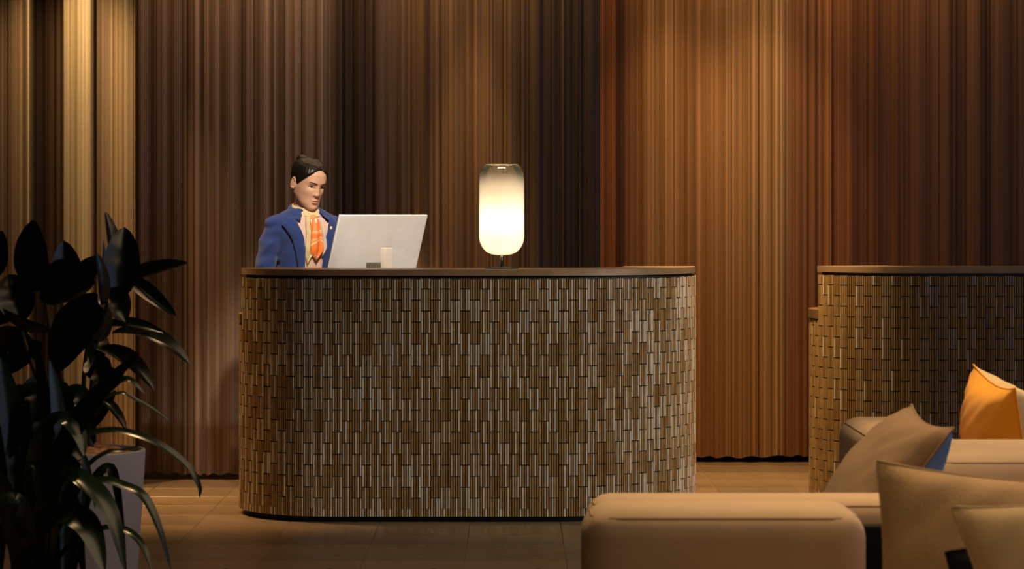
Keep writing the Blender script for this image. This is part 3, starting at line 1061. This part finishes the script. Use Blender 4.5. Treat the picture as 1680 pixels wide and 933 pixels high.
    for s in (-1, 1):
        n_ = len(arm[s]); cut = n_ - 1
        pth = [arm[s][k] for k in range(cut)]
        pth[0] = pth[0] + Vector((-s * .03, 0, .004))
        jp.append(tube_pts(pth, [.053 - .013 * k / (cut - 1) + .0035 * math.sin(k * 1.9) for k in range(cut)], 20))
        jp.append(ellipsoid((s * .150, -.03, 1.322), (.058, .054, .036), None, 24, 14))
    v, f = merge(*jp)
    jac = remeshed('jacket', v, f, M['jacket'], root, 0.006, 10, 0.5)

    # soft cloth creases, strongest on the sleeves
    nrm = [q.normal.copy() for q in jac.data.vertices]
    co = []
    for q, nn_ in zip(jac.data.vertices, nrm):
        w = min(1, max(0, (abs(q.co.x) - 0.10) / 0.05)) * 0.8 + 0.2
        n_ = noise.noise(Vector((q.co.x * 14 + q.co.z * 16, q.co.y * 14, q.co.z * 22 - q.co.x * 18)))
        co += list(q.co + nn_ * (0.0065 * w * n_))
    jac.data.vertices.foreach_set('co', co); jac.data.update()

    def jpt(a, z, off):
        """a from the front, on the jacket torso surface"""
        cx, cy, rx, ry = lerp_tab(JT, z)
        c, s = math.cos(a), math.sin(a)
        e = 0.9
        return Vector((cx + (rx + off) * math.copysign(abs(s) ** e, s), cy - (ry + off) * math.copysign(abs(c) ** e, c), z))

    def gap(z): return lerp_tab([(0.80, 0.02), (0.95, 0.08), (1.05, 0.24), (1.12, 0.29), (1.25, 0.32), (1.34, 0.46), (1.40, 0.60)], z)[0]

    # blouse front in the opening
    nzb = 40; v = []
    for j in range(nzb + 1):
        z = 0.93 + (1.385 - 0.93) * j / nzb
        g = gap(z) + 0.10 if z < 1.32 else lerp_tab([(1.32, gap(1.32) + 0.10), (1.345, 0.34), (1.385, 0.22)], z)[0]
        for i in range(25):
            a = -g + 2 * g * i / 24
            off = 0.004 + 0.0016 * math.sin(a * 24 + z * 30)
            v.append(jpt(a, z, off))
    bl = obj('blouse', v, grid_faces(25, nzb + 1), M['blouse'], root, smooth=True)
    md = bl.modifiers.new('t', 'SOLIDIFY'); md.thickness = 0.004; md.offset = -1
    # lapels, thick cloth lying over the jacket front
    for s in (-1, 1):
        v = []; nzb = 44; nu = 14
        for j in range(nzb + 1):
            z = 0.97 + (1.352 - 0.97) * j / nzb
            w = lerp_tab([(0.97, 0.06), (1.05, 0.14), (1.15, 0.27), (1.25, 0.40), (1.318, 0.54), (1.335, 0.30), (1.352, 0.26)], z)[0]
            for i in range(nu + 1):
                u = i / nu
                a = gap(z) + w * u
                off = 0.011 + 0.005 * math.sin(u * PI) * (1 if z > 1.0 else 0.3)
                if u == 1: off = 0.006
                v.append(jpt(s * a, z, off))
        lap = obj('lapel', v, grid_faces(nu + 1, nzb + 1), M['jacket'], jac, smooth=True)
        md = lap.modifiers.new('t', 'SOLIDIFY'); md.thickness = 0.005; md.offset = 0
    # collar round the back of the neck
    v = []; nu = 60
    for j in range(7):
        t = j / 6
        for i in range(nu + 1):
            a = 0.62 + (2 * PI - 1.24) * i / nu
            fr = abs(math.cos(a / 2)) ** 2            # 1 at front
            z = 1.338 + 0.010 * (1 - fr) + t * (0.046 + 0.022 * (1 - fr))
            rr = 0.088 - 0.022 * t + 0.030 * fr * (1 - t)
            v.append(Vector((math.sin(a) * rr * 1.08, -0.033 - math.cos(a) * rr * (1.0 + 0.18 * fr * (1 - t)), z)))
    col = obj('collar', v, grid_faces(nu + 1, 7), M['jacket'], jac, smooth=True)
    md = col.modifiers.new('t', 'SOLIDIFY'); md.thickness = 0.006; md.offset = 0
    # scarf: band round the neck, knot, two tails
    sc = empty('scarf', (0, 0, 0)); sc.parent = root
    v = []; nu = 48
    for j in range(9):
        t = j / 8
        for i in range(nu):
            a = 2 * PI * i / nu
            fr = 0.5 + 0.5 * math.cos(a)
            rr = 0.067 - 0.005 * t + 0.0025 * math.sin(t * 9 + a * 3) + 0.024 * fr * (1 - t)
            z = 1.376 + 0.050 * t - 0.022 * fr * (1 + 0.5 * t)
            v.append(Vector((math.sin(a) * rr, -0.036 - math.cos(a) * rr * 0.98 - 0.006 * t, z)))
    nb = obj('neck_band', v, grid_faces(nu, 9, True), M['scarf_collar'], sc, smooth=True)
    md = nb.modifiers.new('t', 'SOLIDIFY'); md.thickness = 0.004
    kn = jpt(0.0, 1.345, 0.010)
    v, f = ellipsoid(kn + Vector((0, -0.004, 0.004)), (.021, .012, .015), None, 20, 12)
    obj('knot', v, f, M['scarf'], sc, smooth=True)

    def tail(name, a0, a1, zt, zb, w0, w1, off, m):
        v = []; n1, n2 = 30, 12
        for j in range(n1 + 1):
            t = j / n1
            z = zt + (zb - zt) * t
            ac = a0 + (a1 - a0) * t
            hw = (w0 + (w1 - w0) * min(1, t * 1.6)) * (1 if t < 0.82 else max(0.06, (1 - t) / 0.18))
            for i in range(n2 + 1):
                u = -1 + 2 * i / n2
                o_ = off + 0.006 * math.sin(u * 5 + t * 4) * (0.4 + 0.6 * t)
                v.append(jpt(ac + u * hw, z + 0.006 * u, o_))
        o = obj(name, v, grid_faces(n2 + 1, n1 + 1), m, sc, smooth=True)
        md = o.modifiers.new('t', 'SOLIDIFY'); md.thickness = 0.003; md.offset = 0
    tail('tail', 0.0, 0.03, 1.345, 1.15, 0.09, 0.16, 0.021, M['scarf'])
    tail('tail', -0.10, -0.20, 1.36, 1.13, 0.09, 0.12, 0.013, M['scarf_collar'])
    tail('tail', 0.08, 0.24, 1.345, 1.17, 0.07, 0.13, 0.014, M['scarf_pale'])
    # lapel pin
    pc = jpt(0.47, 1.300, 0.018)
    v, f = ellipsoid(pc, (.007, .004, .009), None, 14, 8)
    obj('lapel_pin', v, f, M['gold'], jac, smooth=True)
    # trousers and shoes
    tp = [loft([(0.76, 0, .02, .17, .118), (0.90, 0, .02, .165, .116), (1.0, 0, .0, .135, .098)])]
    for s in (-1, 1):
        tp.append(tube_pts([(s * .085, .02, .84), (s * .088, .01, .66), (s * .088, .0, .45), (s * .088, .02, .08)], [.098, .088, .075, .070], 20))
    v, f = merge(*tp)
    remeshed('trousers', v, f, M['trouser'], root, 0.009, 5, 0.5)
    for s in (-1, 1):
        v, f = ellipsoid((s * .085, -.035, .042), (.047, .125, .042), None, 24, 14)
        v = [Vector((p.x, p.y, max(0.0, p.z))) for p in v]
        obj('shoe', v, f, M['shoe'], root, smooth=True)
    return root


build_person()


# ---------------------------------------------------------------- sofas and cushions
def soft_block(name, x0, x1, y0, y1, z0, z1, m, parent, r=0.06, seam=True, puff=0.012):
    bm = bmesh.new(); box(bm, x0, x1, y0, y1, z0, z1)
    bmesh.ops.bevel(bm, geom=list(bm.edges), offset=r, segments=5, profile=0.5, affect='EDGES')
    o = obj_bm(name, bm, m, parent, smooth=True)
    if seam:
        # welt running around the top edge
        pts = []
        e = r * 0.30
        a, b, c, d = x0 + e, x1 - e, y0 + e, y1 - e
        k = r * 0.9
        def arc(cx, cy, a0):
            return [Vector((cx + (k) * math.cos(a0 + PI / 2 * t / 5), cy + k * math.sin(a0 + PI / 2 * t / 5), z1 - e)) for t in range(6)]
        pts = arc(b - k, c + k, -PI / 2) + arc(b - k, d - k, 0) + arc(a + k, d - k, PI / 2) + arc(a + k, c + k, PI)
        pts.append(pts[0])
        v, f = tube_pts(pts, 0.0022, 6, caps=False)
        obj('seam', v, f, M['sofa_seam'], o, smooth=True)
    return o


SZ = 0.742
sofa = empty('sofa', (0.9, 5.6, 0))
tag(sofa, 'beige fabric sofa in the right foreground with a low rounded back', 'sofa')
def sb(name, x0, x1, y0, y1, z0, z1, m='sofa', par=None, **k):
    par = par or sofa
    q = par.location
    return soft_block(name, x0 - q.x, x1 - q.x, y0 - q.y, y1 - q.y, z0, z1, M[m], par, **k)
yb0, yb1 = 5.74, 6.14
sb('backrest', 0.165, 2.35, 5.945, yb1, 0.10, SZ, r=0.055)
sb('back_cushion', 0.150, 0.752, 5.69, 5.955, 0.20, SZ + 0.004, r=0.065)
sb('back_cushion', 0.835, 1.56, 5.70, 5.955, 0.30, SZ - 0.06, r=0.06)
sb('back_cushion', 1.60, 2.33, 5.70, 5.955, 0.30, SZ - 0.06, r=0.06)
boxo('gap_shade', 0.735 - 0.9, 0.86 - 0.9, 5.905 - 5.6, 5.95 - 5.6, 0.30, 0.688, M['flat_black'], sofa, 0.004)  # black panel added to stand in for shade between the back cushions
sb('seat_cushion', 0.16, 1.24, 4.92, 5.70, 0.14, 0.31, r=0.05)
sb('seat_cushion', 1.26, 2.34, 4.92, 5.70, 0.14, 0.31, r=0.05)
sb('frame', 0.18, 2.33, 4.95, 6.12, 0.08, 0.16, r=0.03, seam=False)
for lx in (0.28, 2.22):
    for ly in (5.05, 6.02):
        boxo('leg', lx - 0.03 - 0.9, lx + 0.03 - 0.9, ly - 0.03 - 5.6, ly + 0.03 - 5.6, 0, 0.10, M['sofa_leg'], sofa, 0.004)

sofa2 = empty('sofa', (1.5, 7.5, 0))
tag(sofa2, 'beige corner sofa farther back, between the near sofa and the right desk', 'sofa')
sb('backrest', 1.03, 1.30, 7.30, 8.58, 0.10, SZ - 0.012, par=sofa2, r=0.06)
sb('backrest', 1.06, 2.6, 6.98, 7.55, 0.10, SZ + 0.004, par=sofa2, r=0.07)
sb('seat_cushion', 0.62, 2.6, 6.24, 7.0, 0.22, 0.42, par=sofa2, r=0.05)
sb('seat_cushion', 1.32, 2.6, 7.54, 8.55, 0.22, 0.42, par=sofa2, r=0.05)
sb('frame', 0.66, 2.56, 6.28, 7.5, 0.09, 0.24, par=sofa2, r=0.03, seam=False)
sb('frame', 1.08, 2.56, 7.5, 8.5, 0.09, 0.24, par=sofa2, r=0.03, seam=False)
for lx, ly in ((0.75, 6.36), (2.48, 6.36), (1.15, 8.42), (2.48, 8.42)):
    boxo('leg', lx - 0.03 - 1.5, lx + 0.03 - 1.5, ly - 0.03 - 7.5, ly + 0.03 - 7.5, 0, 0.10, M['sofa_leg'], sofa2, 0.004)


def axes_rot(front, up):
    """rotation whose local -Y looks along front and local Z along up"""
    y = -Vector(front).normalized(); z = Vector(up); z = (z - y * z.dot(y)).normalized(); x = y.cross(z)
    return Matrix((x, y, z)).transposed().to_euler()


def pillow(label, centre, size, thick, rot, m, m_back=None, pinch=0.10, group='sofa cushions'):
    """soft square cushion: local X/Z is its face, Y its thickness (front is -Y). rot = Euler (x,y,z)"""
    n = 26
    root = empty('cushion', centre)
    root.rotation_euler = rot
    tag(root, label, 'cushion', group)
    def sheet(sgn):
        v = []
        for j in range(n + 1):
            for i in range(n + 1):
                u, w = -1 + 2 * i / n, -1 + 2 * j / n
                x = u * size[0] / 2 * (1 - pinch * (1 - w * w) * abs(u) ** 2.0 * 0.9)
                z = w * size[1] / 2 * (1 - pinch * (1 - u * u) * abs(w) ** 2.0 * 0.9)
                t = (max(0, (1 - u * u)) ** 0.48) * (max(0, (1 - w * w)) ** 0.48)
                y = sgn * thick / 2 * t
                k = 1 - t
                y += 0.010 * noise.noise(Vector((u * 2.3 + sgn * 3 + centre[0] * 5, w * 2.3, centre[1]))) * t * 1.2
                y += sgn * 0.004 * math.sin((u - w) * 16) * k * (1 - max(abs(u), abs(w)) ** 6) * t * 3
                v.append((x, y, z))
        f = grid_faces(n + 1, n + 1)
        if sgn > 0: f = [q[::-1] for q in f]
        return v, f
    v, f = sheet(-1); obj('front_cover', v, f, m, root, smooth=True)
    v, f = sheet(1); obj('back_cover', v, f, m_back or m, root, smooth=True)
    ring = []
    for k in range(4):
        for i in range(n):
            t = -1 + 2 * i / n
            u, w = ((t, -1), (1, t), (-t, 1), (-1, -t))[k]
            ring.append(Vector((u * size[0] / 2 * (1 - pinch * (1 - w * w) * abs(u) ** 2 * 0.9), 0, w * size[1] / 2 * (1 - pinch * (1 - u * u) * abs(w) ** 2 * 0.9))))
    ring.append(ring[0])
    v, f = tube_pts(ring, 0.003, 6, caps=False)
    obj('piping', v, f, m, root, smooth=True)
    return root


pillow('large tan woven cushion leaning on the near sofa back', (1.03, 5.50, 0.580), (0.60, 0.54), 0.17, (R(-14), R(4), 0), M['cush_tan'], pinch=0.09)
pillow('pale beige cushion in the bottom right corner, frontmost', (1.14, 5.20, 0.605), (0.50, 0.50), 0.16, (R(-14), R(-10), 0), M['cush_beige'], pinch=0.13)
pillow('black cushion-shaped piece tucked between the large tan cushion and pale beige cushion', (1.01, 5.335, 0.53), (0.22, 0.40), 0.06, (R(-14), R(-12), 0), M['flat_black'], pinch=0.03)  # small black cushion form filling the space between the two
pillow('taupe cushion with blue back leaning behind the near sofa back', (0.890, 6.60, 0.685), (0.47, 0.47), 0.20,
       axes_rot((-math.cos(R(35)), -0.08, math.sin(R(35))), (math.sin(R(35)), 0, math.cos(R(35)))), M['cush_grey'], M['cush_blue'], pinch=0.12)
pillow('mustard yellow cushion with cream back on the farther sofa', (1.462, 7.98, 0.663), (0.48, 0.47), 0.25,
       axes_rot((-0.97, -0.06, -0.2), (-0.2, -0.10, 0.97)), M['cush_yellow'], M['cush_cream'], pinch=0.13)


# ---------------------------------------------------------------- plants
def leaf_obj(base, tip, width, m, parent, arch=0.15, face=None, fold=0.25, bend=Vector((0, 0, 0)), n=16, k=6, shape=0.6):
    """broad leaf: base->tip, width, rises by arch*length, 'face' = direction the upper side looks to"""
    base, tip = Vector(base), Vector(tip)
    ax = tip - base; L = ax.length; t = ax.normalized()
    face = Vector(face or (0.1, -0.6, 0.8)).normalized()
    s = t.cross(face).normalized(); up = s.cross(t).normalized()
    v = []
    for j in range(n + 1):
        q = j / n
        c = base + ax * q + up * (arch * L * 4 * q * (1 - q)) + bend * (q * q)
        w = width / 2 * max(0.0, math.sin(PI * (0.04 + 0.96 * q) ** 0.85)) ** shape
        if q == 1: w = 0.0006
        if q < 0.05: w = max(w, 0.003)
        for i in range(k + 1):
            u = -1 + 2 * i / k
            v.append(c + s * (u * w) + up * (fold * w * (abs(u) ** 1.3)) + up * (0.02 * w * math.sin(q * 20)))
    o = obj('leaf', v, grid_faces(k + 1, n + 1), m, parent, smooth=True)
    return o


def px_leaf(root, b, t, w, d0, d1, m, face=None, arch=0.1, fold=0.42, shape=0.62):
    o_ = root.location
    dm = (d0 + d1) / 2
    return leaf_obj(P(b[0], b[1], d0) - o_, P(t[0], t[1], d1) - o_, w * dm / F, m, root, arch, face, fold, shape=shape)


PD = 8.55
pot_c = P(130, 740, PD)
rp_ = empty('rubber_plant', (pot_c.x, PD, 0))
tag(rp_, 'dark broad-leaved rubber plant in a tall grey pot', 'potted plant')
ph_ = EYE - (737 - HOR) / F * PD
v, f = lathe([(0.0, 0.0), (0.165, 0.0), (0.17, 0.01), (0.208, ph_ - 0.004), (0.206, ph_), (0.196, ph_), (0.193, ph_ - 0.03), (0.19, ph_ - 0.045)], 64)
obj('pot', v, f, M['pot_grey'], rp_, smooth=True)
v = []; n1, n2 = 40, 12
for j in range(n2 + 1):
    for i in range(n1):
        a = 2 * PI * i / n1; r_ = 0.192 * j / n2
        v.append((r_ * math.cos(a), r_ * math.sin(a), ph_ - 0.02 + 0.035 * (1 - (j / n2) ** 2) + 0.012 * noise.noise(Vector((r_ * math.cos(a) * 30, r_ * math.sin(a) * 30, 1)))))
obj('bark_mulch', v, grid_faces(n1, n2 + 1, True), M['bark'], rp_, smooth=True)
stems = [[(128, 735), (105, 640), (82, 540), (72, 465), (66, 430)], [(140, 735), (150, 640), (160, 560), (170, 500), (180, 450)], [(118, 738), (70, 640), (40, 560), (30, 500)],
         [(150, 736), (138, 660), (140, 590), (150, 540)]]
for k, st in enumerate(stems):
    pts = catmull([P(x, y, PD + 0.04 * math.sin(k * 2 + i)) - rp_.location for i, (x, y) in enumerate(st)], 5)
    v, f = tube_pts(pts, [0.010 - 0.005 * i / len(pts) for i in range(len(pts))], 8)
    obj('stem', v, f, M['stem'], rp_, smooth=True)
FRONT = (0.1, -0.9, 0.3)
AWAY = (0.0, 0.9, 0.4)
RIGHT = (0.8, -0.4, 0.4)
rub = [  # base, tip, width, d offset base/tip, face, arch
    ((72, 476), (54, 360), 72, -.02, .02, (-.5, -.8, .2), .05), ((112, 478), (104, 394), 50, .02, .0, (.2, -.9, .2), .05),
    ((66, 478), (157, 464), 84, -.10, -.12, (0, -.85, .5), .04), ((36, 525), (14, 450), 62, .0, .05, FRONT, .08),
    ((-22, 450), (4, 378), 60, .05, .0, FRONT, .05), ((130, 470), (165, 420), 40, .1, .12, (0, -.8, .6), .05),
    ((168, 500), (158, 414), 26, -.16, -.20, (.72, -.68, .12), .06), ((196, 484), (204, 372), 60, -.02, .02, (.15, -.95, .2), .05),
    ((192, 450), (173, 347), 28, .06, .08, (.7, -.7, .1), .03), ((163, 460), (169, 394), 14, .10, .12, (.9, -.3, .2), .03),
    ((196, 462), (309, 431), 30, .0, -.05, (.25, -.75, .6), .05), ((205, 452), (289, 518), 28, .05, -.05, (-.3, -.6, .6), .04),
    ((172, 478), (206, 528), 52, -.10, -.14, (.2, -.8, .5), .08), ((170, 488), (90, 612), 86, -.12, -.16, (-.3, -.85, .4), .05),
    ((182, 548), (312, 599), 42, -.02, -.10, (.25, -.5, .85), .16), ((172, 533), (268, 546), 26, -.06, -.12, (.1, -.65, .75), .08),
    ((160, 572), (253, 640), 40, -.05, -.15, (.3, -.6, .75), .14), ((160, 560), (178, 505), 26, -.18, -.2, (.72, -.68, .15), .06),
    ((52, 555), (-25, 605), 80, .0, .0, FRONT, .06), ((80, 540), (4, 506), 26, -.12, -.15, (.0, -.8, -.6), .10),
    ((40, 560), (42, 600), 60, .05, .0, FRONT, .1), ((130, 640), (88, 690), 44, .0, -.1, FRONT, .08), ((160, 648), (208, 708), 22, .05, .0, (.7, -.65, .3), .08),
    ((150, 590), (178, 632), 46, .0, -.05, FRONT, .08), ((100, 640), (150, 668), 24, -.05, -.1, (.1, -.3, .9), .1), ((142, 610), (205, 618), 20, .05, .05, (0, -.6, .8), .1),
    ((160, 545), (150, 600), 40, .0, -.1, (.5, -.7, .5), .05), ((60, 640), (20, 700), 60, .0, -.05, FRONT, .06), ((70, 620), (40, 690), 50, .05, .0, FRONT, .06),
    ((30, 480), (-20, 530), 60, .05, .05, FRONT, .06), ((150, 700), (190, 640), 22, .05, .05, FRONT, .06)]
for b, t, w, o0, o1, fc, ar in rub:
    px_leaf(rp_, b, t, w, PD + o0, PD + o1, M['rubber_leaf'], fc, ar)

SD = 7.55
sp_c = P(70, 933, SD)
sp = empty('strap_leaf_plant', (sp_c.x, SD, 0))
tag(sp, 'green plant with long arching strap leaves in front of the grey pot', 'potted plant')
v, f = lathe([(0.0, 0.0), (0.15, 0.0), (0.155, 0.01), (0.185, 0.33), (0.183, 0.335), (0.172, 0.335), (0.168, 0.30)], 48)
obj('pot', v, f, M['pot_dark'], sp, smooth=True)
v = [];
for j in range(7):
    for i in range(32):
        a = 2 * PI * i / 32; r_ = 0.169 * j / 6
        v.append((r_ * math.cos(a), r_ * math.sin(a), 0.305 + 0.006 * noise.noise(Vector((r_ * math.cos(a) * 40, r_ * math.sin(a) * 40, 0)))))
obj('soil', v, grid_faces(32, 7, True), M['soil'], sp, smooth=True)


def strap(path, w, depth, parent, m, face=(0.15, -0.75, 0.65), fold=0.22):
    """long strap leaf along pixel points; depth eased from base to tip"""
    n_ = len(path)
    pts = [P(x, y, SD + depth[0] + (depth[1] - depth[0]) * i / (n_ - 1)) - parent.location for i, (x, y) in enumerate(path)]
    pts = catmull(pts, 8)
    face = Vector(face).normalized()
    wm = w * SD / F
    v = []; N_ = len(pts)
    for i, p in enumerate(pts):
        q = i / (N_ - 1)
        t = (pts[min(i + 1, N_ - 1)] - pts[max(i - 1, 0)]).normalized()
        s = t.cross(face)
        s = s.normalized() if s.length > 1e-3 else Vector((1, 0, 0))
        up = s.cross(t).normalized()
        ww = wm / 2 * min(1.0, 0.35 + q * 2.2) * (1 - max(0, (q - 0.62) / 0.38) ** 1.7) + 0.0006
        for u in (-1, -0.5, 0, 0.5, 1):
            v.append(p + s * (u * ww) + up * (fold * ww * abs(u)))
    return obj('leaf', v, grid_faces(5, N_), m, parent, smooth=True)


UPR = (0.5, -0.7, 0.5)
BASE = (75, 945)
straps = [
    ([BASE, (70, 800), (100, 728), (150, 710), (200, 707), (258, 727), (308, 765), (327, 798), (327, 816)], 15, (0, -.05), (.1, -.55, .8)),
    ([BASE, (90, 840), (140, 768), (175, 742), (205, 738), (238, 728)], 9, (0, .1), (.1, -.6, .8)),
    ([BASE, (95, 860), (130, 800), (165, 788), (200, 796), (236, 816), (262, 870), (281, 940)], 22, (0, -.15), (.35, -.5, .8)),
    ([BASE, (110, 900), (160, 870), (200, 868), (232, 893), (252, 945)], 18, (0, -.15), (.3, -.5, .8)),
    ([BASE, (72, 830), (110, 725), (160, 650), (229, 577)], 38, (0, -.1), (-.2, -.9, .4)),
    ([BASE, (90, 800), (130, 690), (178, 640), (210, 622), (238, 646)], 18, (.05, .0), (.1, -.6, .8)),
    ([BASE, (100, 760), (150, 670), (195, 645), (222, 655), (258, 676), (280, 694)], 9, (.05, .1), (.1, -.5, .9)),
    ([(40, 945), (36, 800), (22, 690), (2, 585)], 44, (0, .0), (.3, -.9, .1)),
    ([(60, 945), (72, 800), (76, 680), (60, 556)], 34, (.05, .05), (-.5, -.8, .1)),
    ([(70, 945), (88, 800), (96, 700), (82, 590)], 30, (.0, .0), (.6, -.8, .1)),
    ([(60, 945), (52, 800), (78, 705), (108, 688), (130, 715), (138, 748)], 34, (0, -.1), (.3, -.6, .75)),
    ([(60, 945), (70, 840), (110, 782), (150, 800), (184, 850), (206, 940)], 38, (0, -.2), (.3, -.6, .75)),
    ([(50, 945), (60, 880), (105, 846), (145, 868), (172, 940)], 52, (0, -.22), (.25, -.7, .7)),
    ([(65, 945), (70, 850), (52, 765), (22, 822)], 13, (0, -.1), (-.2, -.6, .8)),
    ([(75, 945), (80, 850), (90, 790), (118, 733)], 10, (0, -.05), UPR),
    ([(75, 945), (78, 860), (100, 780), (135, 752)], 8, (0, -.1), UPR),
    ([(30, 945), (20, 850), (-10, 790), (-40, 800)], 40, (0, -.1), (-.3, -.7, .6)),
    ([(40, 945), (30, 840), (10, 740), (-30, 690)], 44, (0, .1), (-.1, -.9, .3)),
    ([(50, 945), (45, 870), (20, 820), (-20, 850)], 34, (0, -.15), (-.2, -.7, .7)),
    ([(90, 945), (108, 890), (125, 860), (135, 800)], 30, (.05, .1), UPR),
]
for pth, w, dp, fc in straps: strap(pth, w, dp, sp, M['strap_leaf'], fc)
rnd = random.Random(4)
for k in range(26):
    x0 = rnd.uniform(20, 120); dx = rnd.uniform(-70, 70); top = rnd.uniform(640, 860)
    strap([(x0, 950), (x0 + dx * .2, 0.5 * (950 + top)), (x0 + dx * .6, top), (x0 + dx * 1.1, top + rnd.uniform(-10, 70)), (x0 + dx * 1.4, top + rnd.uniform(40, 160))], rnd.uniform(18, 40), (rnd.uniform(0, .1), rnd.uniform(-.05, .25)), sp, M['strap_leaf'], (rnd.uniform(-.4, .4), -.7, .5))
